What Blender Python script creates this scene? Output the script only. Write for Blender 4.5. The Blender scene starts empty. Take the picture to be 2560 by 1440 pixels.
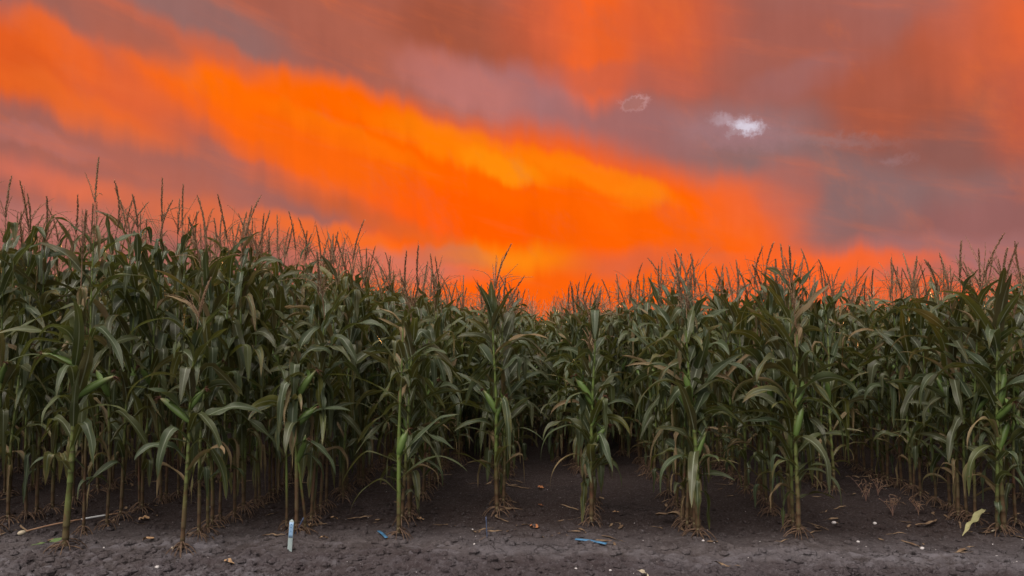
import bpy, math, random
import numpy as np
from mathutils import Vector, Matrix
R = math.radians
sc = bpy.context.scene
COL = sc.collection

# ------------------------------------------------------------------ camera
F = 1849.0                       # focal length in photo pixels (2560 wide)
CAM_H = 1.49
YAW, PITCH = R(2.32), R(3.4)
cam_d = bpy.data.cameras.new('camera'); cam = bpy.data.objects.new('camera', cam_d); COL.objects.link(cam)
cam_d.sensor_width = 36; cam_d.lens = 36 * F / 2560; cam_d.clip_start = 0.05; cam_d.clip_end = 3000
cam.location = (0, 0, CAM_H); cam.rotation_euler = (R(90) + PITCH, 0, YAW)
sc.camera = cam
ROT = cam.rotation_euler.to_matrix()
def pix_dir(px, py):
    return (ROT @ Vector(((px - 1280) / F, (720 - py) / F, -1))).normalized()
def ground_at(px, py, z=0.0):
    d = pix_dir(px, py); k = (z - CAM_H) / d.z
    return (d.x * k, d.y * k)

# ------------------------------------------------------------------ exposure
sc.view_settings.view_transform = 'Standard'; sc.view_settings.look = 'None'
sc.view_settings.exposure = 0; sc.view_settings.gamma = 1; sc.view_settings.use_curve_mapping = False
sc.cycles.max_bounces = 6; sc.cycles.diffuse_bounces = 1; sc.cycles.glossy_bounces = 2
sc.cycles.transmission_bounces = 3; sc.cycles.transparent_max_bounces = 4
sc.cycles.use_denoising = True

# ------------------------------------------------------------------ world: sunset cloud deck by direction
SKY_TOP = (0.24, 0.21, 0.23)       # radiance of the cool cloud overhead / behind the camera
SKY_BACK = (0.20, 0.22, 0.25)
SKY_FILL = (4.7, 4.15, 3.9)          # bright fill patch added high behind the camera to light the plants
SUN_EL, SUN_AZ = R(4.0), R(-3.0)   # the sun has sunk behind the middle of the field
w = bpy.data.worlds.new('World'); sc.world = w; w.use_nodes = True
w.cycles.sampling_method = 'MANUAL'; w.cycles.sample_map_resolution = 512
NT = w.node_tree; NT.nodes.clear()
def N(t, **kw):
    n = NT.nodes.new(t)
    for k, v in kw.items(): setattr(n, k, v)
    return n
def L(a, b): NT.links.new(a, b)
def setin(sock, v):
    if isinstance(v, (int, float, tuple, list)): sock.default_value = v
    else: L(v, sock)
def M(op, a, b=None, c=None, clamp=False):
    n = N('ShaderNodeMath', operation=op, use_clamp=clamp)
    setin(n.inputs[0], a)
    if b is not None: setin(n.inputs[1], b)
    if c is not None: setin(n.inputs[2], c)
    return n.outputs[0]
def smooth(v, a, b):
    n = N('ShaderNodeMapRange', interpolation_type='SMOOTHSTEP')
    setin(n.inputs[0], v); n.inputs[1].default_value = a; n.inputs[2].default_value = b
    n.inputs[3].default_value = 0; n.inputs[4].default_value = 1
    return n.outputs[0]
def mixc(f, a, b, mode='MIX'):
    n = N('ShaderNodeMix', data_type='RGBA', blend_type=mode)
    setin(n.inputs[0], f); setin(n.inputs[6], a); setin(n.inputs[7], b)
    return n.outputs[2]
def lin(c):
    return tuple([((x / 255) / 12.92 if x <= 10 else ((x / 255 + .055) / 1.055) ** 2.4) for x in c]) + (1,)
def comb(x, y, z=0.0):
    n = N('ShaderNodeCombineXYZ'); setin(n.inputs[0], x); setin(n.inputs[1], y); setin(n.inputs[2], z)
    return n.outputs[0]
def noise(vec, scale, detail=2, rough=.5):
    n = N('ShaderNodeTexNoise'); L(vec, n.inputs['Vector']); n.inputs['Scale'].default_value = scale
    n.inputs['Detail'].default_value = detail; n.inputs['Roughness'].default_value = rough
    return n
tc = N('ShaderNodeTexCoord'); sep = N('ShaderNodeSeparateXYZ'); L(tc.outputs['Generated'], sep.inputs[0])
az = M('ARCTAN2', sep.outputs[0], sep.outputs[1]); el = M('ARCSINE', sep.outputs[2])
P0 = comb(az, el)
# domain warp: broad turbulence plus near-vertical streaks (falling virga)
n1 = noise(P0, 4.0, 4, .55); s1 = N('ShaderNodeSeparateXYZ'); L(n1.outputs['Color'], s1.inputs[0])
streakc = comb(M('MULTIPLY_ADD', el, .25, M('MULTIPLY', az, 16)), M('MULTIPLY', el, 2.2))
n2 = noise(streakc, 1.0, 3, .5)
streakf = comb(M('MULTIPLY_ADD', el, .8, M('MULTIPLY', az, 45)), M('MULTIPLY', el, 5.0))
n2b = noise(streakf, 1.0, 3, .55)
n3 = noise(P0, 20.0, 5, .6); s3 = N('ShaderNodeSeparateXYZ'); L(n3.outputs['Color'], s3.inputs[0])
du = M('ADD', M('MULTIPLY', M('SUBTRACT', s1.outputs[0], .5), .07), M('MULTIPLY', M('SUBTRACT', s3.outputs[0], .5), .02))
dv = M('ADD', M('MULTIPLY', M('SUBTRACT', s1.outputs[1], .5), .035), M('MULTIPLY', M('SUBTRACT', n2.outputs[0], .5), .045))
dv = M('ADD', dv, M('MULTIPLY', M('SUBTRACT', n2b.outputs[0], .5), .018))
PW = comb(M('ADD', az, du), M('ADD', el, dv))
nf = noise(P0, 48.0, 7, .72); sf = N('ShaderNodeSeparateXYZ'); L(nf.outputs['Color'], sf.inputs[0])
PF = comb(M('ADD', az, M('MULTIPLY', M('SUBTRACT', sf.outputs[0], .5), .06)),
          M('ADD', el, M('MULTIPLY', M('SUBTRACT', sf.outputs[1], .5), .040)))
def blob(cur, cx, cy, rx, ry, rot, c, op=1.0, src=None, hard=.6):
    d = pix_dir(cx, cy); a = math.atan2(d.x, d.y); e = math.asin(d.z)
    k = math.cos(a)
    mp = N('ShaderNodeMapping', vector_type='TEXTURE'); L(src or PW, mp.inputs[0])
    mp.inputs['Location'].default_value = (a, e, 0); mp.inputs['Rotation'].default_value = (0, 0, R(rot))
    mp.inputs['Scale'].default_value = (rx / F * k * k, ry / F * k, 1)
    g = N('ShaderNodeTexGradient', gradient_type='SPHERICAL'); L(mp.outputs[0], g.inputs[0])
    f = smooth(g.outputs['Fac'], 0, hard)
    if op < 1: f = M('MULTIPLY', f, op)
    return mixc(f, cur, lin(c))
cur = mixc(0.0, lin((160, 99, 90)), lin((160, 99, 90)))
SKY = [
 # cx, cy, rx, ry, rot, colour, opacity
 (1000, 20, 1100, 230, 0, (168, 93, 74), .85), (500, 60, 340, 110, -14, (146, 106, 102), .85),
 (1000, 160, 420, 90, -22, (178, 100, 80), .7), (1190, 90, 320, 130, -10, (163, 84, 60), .8),
 (1330, 250, 420, 110, -10, (166, 112, 112), .95), (1150, 210, 260, 80, -18, (196, 116, 104), .6),
 (1650, 330, 360, 100, -8, (163, 104, 100), .9), (2150, 430, 620, 250, -10, (141, 106, 104), 1),
 (2350, 330, 420, 140, -10, (143, 88, 78), .85), (2500, 580, 380, 160, 0, (152, 98, 94), .9),
 (2350, 640, 420, 70, 0, (166, 112, 110), .7), (1900, 150, 500, 170, 0, (165, 94, 80), .8),
 (2030, 190, 260, 60, 4, (160, 104, 100), .7), (2250, 220, 330, 160, 10, (172, 86, 60), .8),
 (150, 190, 480, 150, -18, (220, 96, 52), .8, 1.0), (10, 150, 270, 140, -20, (224, 92, 34), 1), (150, 120, 200, 80, -35, (245, 104, 32), .8),
 (230, 290, 380, 70, -16, (238, 106, 40), .85), (430, 150, 380, 90, -32, (200, 98, 66), .7),
 (620, 190, 300, 60, -22, (222, 100, 52), .6),
 (330, 400, 600, 120, -5, (174, 102, 88), .9, 1.0), (90, 350, 260, 34, -8, (176, 112, 106), .6),
 (470, 420, 220, 40, -6, (158, 100, 92), .6), (50, 430, 300, 60, -8, (214, 112, 90), .75, 1.0),
 (210, 470, 260, 60, -5, (226, 112, 76), .75, 1.0), (110, 545, 420, 75, 0, (190, 120, 110), .85, 1.0),
 (560, 550, 480, 90, -8, (228, 110, 62), .85, 1.0),
 # the burning band
 (590, 270, 460, 100, -20, (250, 104, 22), 1), (640, 265, 300, 60, -18, (255, 112, 4), .8),
 (860, 310, 330, 120, -14, (255, 108, 2), 1, .5), (1010, 400, 570, 172, -17, (255, 102, 0), 1, .6),
 (1360, 500, 470, 212, -12, (255, 98, 0), 1, .55), (1680, 585, 390, 196, -2, (255, 100, 4), 1, .55),
 (1240, 640, 560, 150, 0, (253, 96, 2), 1), (1500, 745, 900, 170, 0, (255, 100, 12), 1),
 (420, 430, 400, 64, -10, (184, 102, 82), .6, 1.0), (660, 375, 220, 34, -12, (222, 98, 44), .6),
 (1180, 380, 380, 60, -16, (255, 132, 8), .7), (1250, 415, 150, 40, -20, (255, 148, 14), .6),
 (1500, 445, 260, 40, -18, (255, 134, 12), .65), (1600, 490, 90, 50, 0, (255, 136, 18), .45),
 (860, 345, 300, 40, -20, (255, 122, 8), .7), (1120, 530, 330, 80, -10, (255, 90, 0), .8),
 (800, 400, 380, 125, -20, (246, 100, 14), .95, .9),
 (880, 520, 330, 46, -18, (208, 92, 34), .65, 1.0), (1060, 590, 300, 36, -14, (218, 98, 42), .5, 1.0),
 (860, 590, 300, 45, -14, (246, 110, 38), .8), (960, 660, 330, 56, -4, (200, 116, 98), .8),
 (1140, 635, 150, 34, -6, (196, 108, 82), .8), (1290, 645, 240, 60, -6, (255, 142, 18), .8, 1.0),
 (1580, 655, 240, 60, 6, (206, 100, 70), .65, .9), (1790, 640, 110, 24, 0, (232, 108, 58), .6),
 (1880, 525, 150, 110, -10, (240, 104, 54), .75, .9), (1970, 480, 100, 120, 0, (190, 102, 84), .5),
 (2060, 655, 430, 36, -3, (250, 104, 48), .85, .9), (1980, 695, 360, 46, 0, (248, 104, 44), .7),
 (1960, 665, 460, 80, -4, (252, 100, 34), .75, 1.0), (2150, 740, 600, 66, 0, (244, 100, 44), .85), (2330, 690, 300, 26, 0, (190, 108, 94), .7, 1.0),
 # the fire pouring down at the top
 (1480, -20, 210, 320, 0, (255, 100, 20), 1, 1.0), (1500, 160, 110, 140, 8, (238, 98, 38), .8),
 (1660, 50, 230, 230, 0, (226, 94, 44), .8, 1.0), (1350, 50, 180, 200, 0, (208, 94, 60), .7, 1.0),
 (1560, 200, 300, 50, -6, (192, 96, 76), .5),
 (2590, 60, 300, 280, 10, (228, 98, 46), .9, 1.0), (2400, 110, 200, 140, 20, (198, 94, 62), .5),
 (2580, 290, 170, 240, 0, (204, 90, 58), .7, 1.0), (340, 90, 240, 70, -26, (178, 98, 80), .6), (330, 240, 360, 100, -20, (232, 98, 42), .75, .9),
 (260, 60, 300, 60, -12, (160, 98, 84), .6),
]
for b in SKY: cur = blob(cur, *b[:7], hard=b[7] if len(b) > 7 else .6)
# drifting veils: greyer and redder streaks woven through everything
vz = noise(comb(M('MULTIPLY_ADD', el, 2.0, M('MULTIPLY', az, 9)), M('MULTIPLY_ADD', az, 3.0, M('MULTIPLY', el, 7))), 1.0, 7, .62)
vy = noise(comb(M('MULTIPLY_ADD', el, 4.0, M('MULTIPLY', az, 5)), M('MULTIPLY_ADD', az, 5.0, M('MULTIPLY', el, 22))), 1.0, 7, .6)
cur = mixc(M('MULTIPLY', smooth(vz.outputs['Fac'], .50, .75), .24), cur, lin((170, 100, 84)))
cur = mixc(M('MULTIPLY', smooth(vy.outputs['Fac'], .50, .74), .22), cur, lin((236, 112, 58)))
cur = mixc(M('MULTIPLY', smooth(vz.outputs['Fac'], .46, .26), .16), cur, lin((255, 122, 30)))
# thin pale wisps at the torn edges, then the two holes that open on bright sky
cur = blob(cur, 1820, 315, 330, 90, -6, (150, 118, 122), .5, PW, 1.0)
cur = blob(cur, 1855, 335, 190, 52, -8, (168, 122, 126), .6, PF, 1.0)
cur = blob(cur, 2090, 350, 240, 22, -10, (160, 126, 126), .38, PF, 1.0); cur = blob(cur, 2240, 398, 60, 22, 0, (166, 130, 132), .35, PF, 1.0)
cur = blob(cur, 1838, 306, 100, 24, -12, (186, 160, 168), .75, PF, 1.0); cur = blob(cur, 1868, 321, 66, 24, -10, (220, 212, 226), .85, PF, .9)
cur = blob(cur, 1835, 332, 34, 10, 0, (168, 136, 140), .8, PF)
cur = blob(cur, 1590, 258, 44, 23, 8, (200, 150, 148), .95, PF, .7); cur = blob(cur, 1587, 259, 28, 17, 8, (168, 108, 100), .95, PF, .4)
# soft luminance mottling of the cloud
ml = M('MULTIPLY_ADD', n1.outputs['Fac'], .22, .89); ml2 = M('MULTIPLY_ADD', n2b.outputs[0], .08, .96); ml3 = M('MULTIPLY_ADD', n3.outputs['Fac'], .14, .93)
mm = M('MULTIPLY', M('MULTIPLY', M('MULTIPLY', ml, ml2), ml3), M('MULTIPLY_ADD', n2.outputs[0], .22, .90))
cur = mixc(1.0, cur, comb(mm, mm, mm), 'MULTIPLY')
# away from the sunset the cloud is cool and grey
nb = noise(tc.outputs['Generated'], 2.6, 5, .6)
nbm = M('MULTIPLY_ADD', nb.outputs['Fac'], .7, .65)
back = mixc(smooth(el, R(5), R(60)), SKY_BACK + (1,), SKY_TOP + (1,))
lobe = N('ShaderNodeVectorMath', operation='DOT_PRODUCT'); L(tc.outputs['Generated'], lobe.inputs[0])
lobe.inputs[1].default_value = Vector((-.24, -.46, .85)).normalized()
back = mixc(smooth(lobe.outputs['Value'], .66, .98), back, SKY_FILL + (1,))  # unseen directional fill lobe, added to light the corn fronts
back = mixc(1.0, back, comb(nbm, nbm, nbm), 'MULTIPLY')
sky = N('ShaderNodeTexSky', sky_type='NISHITA'); sky.sun_disc = False
sky.sun_elevation = SUN_EL; sky.sun_rotation = SUN_AZ; sky.air_density = 1.2; sky.dust_density = 2.0
clear = mixc(1.0, sky.outputs[0], (.08, .08, .08, 1), 'MULTIPLY')
back = mixc(.88, clear, back)
aaz = M('ABSOLUTE', az)
fb = M('MAXIMUM', smooth(el, R(25), R(48)), smooth(aaz, R(42), R(85)))
cur = mixc(fb, cur, back)
bg = N('ShaderNodeBackground'); L(cur, bg.inputs[0]); bg.inputs[1].default_value = 1.0
wo = N('ShaderNodeOutputWorld'); L(bg.outputs[0], wo.inputs[0])

# ------------------------------------------------------------------ sun (very low, veiled by cloud)
sun_d = bpy.data.lights.new('sun', 'SUN'); sun = bpy.data.objects.new('sun', sun_d); COL.objects.link(sun)
sun_d.energy = 3.2; sun_d.angle = R(5); sun_d.color = (1.0, .45, .16)
sdir = Vector((math.sin(SUN_AZ) * math.cos(SUN_EL), math.cos(SUN_AZ) * math.cos(SUN_EL), math.sin(SUN_EL)))
sun.rotation_euler = sdir.to_track_quat('Z', 'Y').to_euler(); sun.location = sdir * 60

# ------------------------------------------------------------------ materials
def mat(name):
    m = bpy.data.materials.new(name); m.use_nodes = True; nt = m.node_tree; nt.nodes.clear()
    global NT; NT = nt
    return m
def out(surf, disp=None):
    o = N('ShaderNodeOutputMaterial'); L(surf, o.inputs[0])
    if disp: L(disp, o.inputs[2])
def bsdf(col, rough, spec=.5, normal=None, **kw):
    p = N('ShaderNodeBsdfPrincipled'); setin(p.inputs['Base Color'], col); setin(p.inputs['Roughness'], rough)
    p.inputs['Specular IOR Level'].default_value = spec
    if normal: L(normal, p.inputs['Normal'])
    return p
def bump(h, strength, dist):
    n = N('ShaderNodeBump'); L(h, n.inputs['Height']); n.inputs['Strength'].default_value = strength; n.inputs['Distance'].default_value = dist
    return n.outputs[0]
def data_attr():
    a = N('ShaderNodeAttribute', attribute_name='pd'); s = N('ShaderNodeSeparateXYZ'); L(a.outputs['Vector'], s.inputs[0])
    d = N('ShaderNodeAttribute', attribute_name='dry')
    return s.outputs[0], s.outputs[1], s.outputs[2], d.outputs['Fac']

def make_leaf_mat():
    m = mat('corn_leaf')
    u, v, rnd, dry = data_attr()
    vc = M('ABSOLUTE', M('SUBTRACT', v, .5))                       # 0 at the midrib, .5 at the margin
    tcn = N('ShaderNodeTexCoord')
    g = mixc(rnd, (.022, .036, .008, 1), (.155, .160, .028, 1))
    nz = noise(tcn.outputs['Object'], 9, 4, .6)
    rr = M('FRACT', M('MULTIPLY', rnd, 7.31))
    g = mixc(M('MULTIPLY', smooth(rr, .55, .75), .8), g, (.040, .076, .038, 1))     # bluer, waxier blades
    g = mixc(M('MULTIPLY', smooth(rr, .38, .20), .75), g, (.088, .062, .034, 1))     # bronzed blades
    g = mixc(M('MULTIPLY', nz.outputs['Fac'], .45), g, (.062, .070, .022, 1))
    # fine parallel veins
    vn = noise(comb(M('MULTIPLY', v, 60), M('MULTIPLY', u, 3), M('MULTIPLY', rnd, 20)), 1.0, 2, .5)
    g = mixc(M('MULTIPLY', smooth(vn.outputs['Fac'], .45, .7), .4), g, (.10, .135, .07, 1))
    # paler backs of the blades
    geo = N('ShaderNodeNewGeometry')
    g = mixc(M('MULTIPLY', geo.outputs['Backfacing'], .45), g, (.095, .13, .075, 1))
    # insect nibbles / rust specks
    sp = noise(tcn.outputs['Object'], 120, 2, .5)
    g = mixc(M('MULTIPLY', smooth(sp.outputs['Fac'], .66, .76), .5), g, (.20, .17, .09, 1))
    rib = M('SUBTRACT', 1, smooth(vc, .028, .072)); rib = M('MULTIPLY', rib, M('SUBTRACT', 1.0, M('MULTIPLY', u, .85)))
    g = mixc(M('MULTIPLY', rib, .9), g, (.42, .48, .34, 1))
    edge = smooth(vc, .455, .5)
    g = mixc(M('MULTIPLY', edge, .45), g, (.20, .20, .10, 1))
    # drying from tip and margins
    nd = noise(comb(M('MULTIPLY', v, 6), M('MULTIPLY', u, 5), M('MULTIPLY', rnd, 31)), 1.0, 3, .6)
    dd = M('ADD', dry, M('MULTIPLY', M('SUBTRACT', nd.outputs['Fac'], .5), .9)); dd = M('ADD', dd, M('MULTIPLY', vc, .42))
    df = smooth(dd, .45, .75)
    dcol = mixc(nd.outputs['Fac'], (.17, .115, .06, 1), (.34, .26, .14, 1))
    ym = M('MULTIPLY', smooth(dd, .3, .5), M('SUBTRACT', 1, df)); g = mixc(M('MULTIPLY', ym, .7), g, (.17, .16, .045, 1))
    g = mixc(df, g, dcol)
    nrm = bump(M('ADD', vn.outputs['Fac'], M('MULTIPLY', rib, 1.2)), .35, .0012)
    p = bsdf(g, M('ADD', M('MULTIPLY_ADD', df, .3, .34), M('MULTIPLY', rr, .16)), .42, nrm)
    t = N('ShaderNodeBsdfTranslucent'); tcol = mixc(.55, g, (.20, .22, .03, 1)); L(tcol, t.inputs[0])
    mx = N('ShaderNodeMixShader'); mx.inputs[0].default_value = .27; L(p.outputs[0], mx.inputs[1]); L(t.outputs[0], mx.inputs[2])
    out(mx.outputs[0]); return m
def make_stalk_mat():
    m = mat('corn_stalk')
    z, node, rnd, dry = data_attr()
    tcn = N('ShaderNodeTexCoord')
    mp = N('ShaderNodeMapping'); L(tcn.outputs['Object'], mp.inputs[0]); mp.inputs['Scale'].default_value = (90, 90, 4)
    nz = noise(mp.outputs[0], 1, 3, .6)
    nb_ = noise(tcn.outputs['Object'], 7, 3, .6)
    green = mixc(nz.outputs['Fac'], (.10, .17, .035, 1), (.21, .30, .07, 1))
    low = mixc(smooth(nb_.outputs['Fac'], .35, .65), (.135, .105, .05, 1), (.11, .038, .026, 1))
    hh = M('ADD', z, M('MULTIPLY', M('SUBTRACT', nb_.outputs['Fac'], .5), .35)); hh = M('ADD', hh, M('MULTIPLY', M('SUBTRACT', rnd, .5), .25))
    c = mixc(smooth(hh, .10, .42), low, green)
    c = mixc(M('MULTIPLY', dry, .8), c, (.24, .18, .10, 1))
    blot = noise(tcn.outputs['Object'], 22, 3, .6)
    c = mixc(M('MULTIPLY', smooth(blot.outputs['Fac'], .52, .66), M('SUBTRACT', .75, M('MULTIPLY', hh, .9), clamp=True)), c, (.16, .045, .032, 1))
    c = mixc(M('MULTIPLY', smooth(blot.outputs['Fac'], .40, .30), .6), c, (.33, .30, .17, 1))
    c = mixc(M('MULTIPLY', node, .75), c, (.07, .055, .03, 1))
    c = mixc(M('MULTIPLY', nz.outputs['Fac'], .25), c, (.05, .05, .02, 1))
    out(bsdf(c, .45, .45, bump(nz.outputs['Fac'], .3, .002)).outputs[0]); return m
def make_husk_mat():
    m = mat('ear_husk')
    u, v, rnd, dry = data_attr()
    nz = noise(comb(M('MULTIPLY', v, 40), M('MULTIPLY', u, 3), M('MULTIPLY', rnd, 9)), 1, 3, .5)
    c = mixc(nz.outputs['Fac'], (.070, .135, .025, 1), (.155, .235, .06, 1))
    c = mixc(M('MULTIPLY', smooth(u, .7, 1), .8), c, (.26, .22, .10, 1))
    c = mixc(dry, c, (.36, .28, .16, 1))
    p = bsdf(c, .42, .5, bump(nz.outputs['Fac'], .5, .0015))
    out(p.outputs[0]); return m
def simple(name, c1, c2, scale=30, rough=.7, bs=.3, bd=.002, spec=.3, stretch=None):
    m = mat(name); t = N('ShaderNodeTexCoord'); v = t.outputs['Object']
    if stretch:
        mp = N('ShaderNodeMapping'); L(v, mp.inputs[0]); mp.inputs['Scale'].default_value = stretch; v = mp.outputs[0]
    nz = noise(v, scale, 4, .6)
    out(bsdf(mixc(smooth(nz.outputs['Fac'], .3, .7), c1 + (1,), c2 + (1,)), rough, spec, bump(nz.outputs['Fac'], bs, bd)).outputs[0])
    return m
def make_tassel_mat():
    m = mat('tassel_straw'); u, v, rnd, dry = data_attr()
    c = mixc(rnd, (.27, .18, .10, 1), (.50, .35, .22, 1))
    c = mixc(M('MULTIPLY', v, .5), c, (.24, .12, .085, 1))
    p = bsdf(c, .65, .3); t = N('ShaderNodeBsdfTranslucent'); L(c, t.inputs[0])
    mx = N('ShaderNodeMixShader'); mx.inputs[0].default_value = .15; L(p.outputs[0], mx.inputs[1]); L(t.outputs[0], mx.inputs[2])
    out(mx.outputs[0]); return m
def make_soil_mat():
    m = mat('soil'); t = N('ShaderNodeTexCoord'); P = t.outputs['Object']
    sp = N('ShaderNodeSeparateXYZ'); L(P, sp.inputs[0])
    big = noise(P, .9, 4, .6); mid = noise(P, 7, 5, .65); fine = noise(P, 60, 5, .7); grit = noise(P, 260, 3, .6)
    mp = N('ShaderNodeMapping'); L(P, mp.inputs[0]); mp.inputs['Scale'].default_value = (1, 1.6, 1)
    wv = noise(P, 5, 3, .6)
    wadd = N('ShaderNodeVectorMath', operation='MULTIPLY_ADD'); L(wv.outputs['Color'], wadd.inputs[0]); wadd.inputs[1].default_value = (.55, .55, 0); L(mp.outputs[0], wadd.inputs[2])
    cr = N('ShaderNodeTexVoronoi', feature='DISTANCE_TO_EDGE'); L(wadd.outputs[0], cr.inputs['Vector']); cr.inputs['Scale'].default_value = 4.2
    crack = M('SUBTRACT', 1, smooth(cr.outputs['Distance'], .0, .035)); crack = M('MULTIPLY', crack, smooth(big.outputs['Fac'], .50, .62))
    c = mixc(smooth(mid.outputs['Fac'], .35, .65), (.078, .064, .062, 1), (.160, .141, .140, 1))
    c = mixc(M('MULTIPLY', smooth(big.outputs['Fac'], .4, .62), .55), c, (.235, .225, .245, 1))
    det = data_attr()[0]
    c = mixc(M('MULTIPLY', smooth(det, .0, -.45), .7), c, (.052, .038, .034, 1))       # hollows coloured darker
    c = mixc(M('MULTIPLY', smooth(det, .05, .5), .45), c, (.29, .28, .305, 1))         # raised crusts coloured paler
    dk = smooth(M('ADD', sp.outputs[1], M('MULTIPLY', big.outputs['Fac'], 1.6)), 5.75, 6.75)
    c = mixc(M('MULTIPLY', dk, .92), c, (.030, .018, .015, 1))          # darker, browner earth between the rows
    # loose dark crumbly strip along the track edge
    fr = M('SUBTRACT', 1, smooth(M('ADD', sp.outputs[1], M('MULTIPLY', M('SUBTRACT', big.outputs['Fac'], .5), 1.2)), 4.80, 5.15))
    c = mixc(M('MULTIPLY', M('MULTIPLY', fr, smooth(M('ADD', mid.outputs['Fac'], M('MULTIPLY', sp.outputs[0], .05)), .25, .5)), .75), c, (.062, .047, .050, 1))
    c = mixc(M('MULTIPLY', smooth(fine.outputs['Fac'], .5, .75), .45), c, (.32, .31, .32, 1))
    c = mixc(M('MULTIPLY', smooth(grit.outputs['Fac'], .42, .25), .5), c, (.04, .032, .03, 1))
    c = mixc(M('MULTIPLY', crack, .6), c, (.022, .017, .015, 1))
    h = M('ADD', M('MULTIPLY', fine.outputs['Fac'], 1.0), M('MULTIPLY', grit.outputs['Fac'], .35)); h = M('ADD', h, M('MULTIPLY', mid.outputs['Fac'], .8)); h = M('SUBTRACT', h, M('MULTIPLY', crack, .8))
    out(bsdf(c, .85, .25, bump(h, 1.0, .022)).outputs[0]); return m

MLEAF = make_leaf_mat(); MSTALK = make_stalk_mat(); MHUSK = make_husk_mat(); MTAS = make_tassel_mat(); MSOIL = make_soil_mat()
MSILK = simple('corn_silk', (.05, .018, .012), (.13, .06, .03), 60)
MROOT = simple('brace_root', (.07, .042, .03), (.20, .13, .08), 25)
MLITTER = simple('dry_litter', (.12, .075, .045), (.28, .20, .12), 14)
MTANLEAF = simple('fallen_tan', (.36, .22, .11), (.50, .34, .20), 30)
MCREAM = simple('cream_husk', (.48, .42, .30), (.62, .55, .40), 22)
MRUST = simple('rust_leaf', (.30, .11, .045), (.42, .18, .07), 40)
MCANE = simple('cane_tan', (.30, .17, .10), (.42, .27, .17), 14, .6)
MCANEW = simple('cane_white', (.68, .72, .72), (.80, .82, .80), 14, .5)
MSTONE = simple('pale_stone', (.42, .40, .38), (.70, .68, .66), 30, .8)
MSTAKE = simple('stake_plastic', (.38, .50, .50), (.46, .56, .54), 40, .45, .1, .001, .5)
MTAPE = simple('stake_label_blue', (.26, .46, .70), (.34, .54, .76), 60, .4, .1, .001, .5)
MMARK = simple('faded_ink', (.08, .22, .45), (.10, .26, .50), 60, .6)
MBLUE = simple('blue_plastic', (.05, .13, .22), (.09, .28, .50), 16, .4, .15, .001, .5)
MSLATE = simple('slate_plastic', (.06, .09, .17), (.10, .14, .24), 24, .45, .1, .001, .5)
MPALE = simple('fallen_pale_blade', (.26, .27, .12), (.40, .38, .20), 12)
MGRN = simple('fallen_green_blade', (.10, .17, .055), (.17, .22, .09), 12)
MWEED = simple('dry_weed', (.24, .14, .11), (.36, .23, .17), 20)

# ------------------------------------------------------------------ mesh helpers
class Geo:
    """quads with per-vertex data: V, Q, pd (3), dry"""
    def __init__(s): s.V, s.Q, s.D, s.Y, s.n = [], [], [], [], 0
    def add(s, V, Q, D, Y):
        V = np.asarray(V, float).reshape(-1, 3); n = len(V)
        s.V.append(V); s.Q.append(np.asarray(Q, int).reshape(-1, 4) + s.n)
        D = np.broadcast_to(np.asarray(D, float), (n, 3)); Y = np.broadcast_to(np.asarray(Y, float), (n,))
        s.D.append(D); s.Y.append(Y); s.n += n; return s
    def arr(s):
        return np.concatenate(s.V), np.concatenate(s.Q), np.concatenate(s.D), np.concatenate(s.Y)
def quad_mesh(name, V, Q, D, Y, mats, mi=None, smooth_sh=True):
    me = bpy.data.meshes.new(name)
    me.vertices.add(len(V)); me.vertices.foreach_set('co', np.ascontiguousarray(V, dtype=np.float32).ravel())
    me.loops.add(Q.size); me.loops.foreach_set('vertex_index', np.ascontiguousarray(Q, dtype=np.int32).ravel())
    me.polygons.add(len(Q)); me.polygons.foreach_set('loop_start', np.arange(0, Q.size, 4, dtype=np.int32))
    me.polygons.foreach_set('use_smooth', np.full(len(Q), smooth_sh))
    for m in mats: me.materials.append(m)
    if mi is not None: me.polygons.foreach_set('material_index', np.ascontiguousarray(mi, dtype=np.int32))
    a = me.attributes.new('pd', 'FLOAT_VECTOR', 'POINT'); a.data.foreach_set('vector', np.ascontiguousarray(D, dtype=np.float32).ravel())
    a = me.attributes.new('dry', 'FLOAT', 'POINT'); a.data.foreach_set('value', np.ascontiguousarray(Y, dtype=np.float32))
    me.update(calc_edges=True)
    return me
def add_obj(name, geo, m, parent=None, loc=None, smooth_sh=True):
    V, Q, D, Y = geo.arr()
    o = bpy.data.objects.new(name, quad_mesh(name, V, Q, D, Y, [m], None, smooth_sh)); COL.objects.link(o)
    if parent is not None: o.parent = parent
    if loc is not None: o.location = loc
    return o
def thing(name, label, cat, loc=(0, 0, 0), group=None):
    o = bpy.data.objects.new(name, None); COL.objects.link(o); o.location = loc; o.empty_display_size = .1
    return tag(o, label, cat, group)
def tag(o, label=None, cat=None, group=None, kind=None):
    for k, v in (('label', label), ('category', cat), ('group', group), ('kind', kind)):
        if v: o[k] = v
    return o
def grid_q(nu, nv, closed=False):
    """quads of an nu x nv vertex grid (row-major, nv per row)"""
    i = np.arange(nu - 1)[:, None]; jn = nv if closed else nv - 1; j = np.arange(jn)[None, :]
    j2 = (j + 1) % nv
    a = i * nv + j; b = i * nv + j2; c = (i + 1) * nv + j2; d = (i + 1) * nv + j
    return np.stack([a, b, c, d], -1).reshape(-1, 4)
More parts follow.
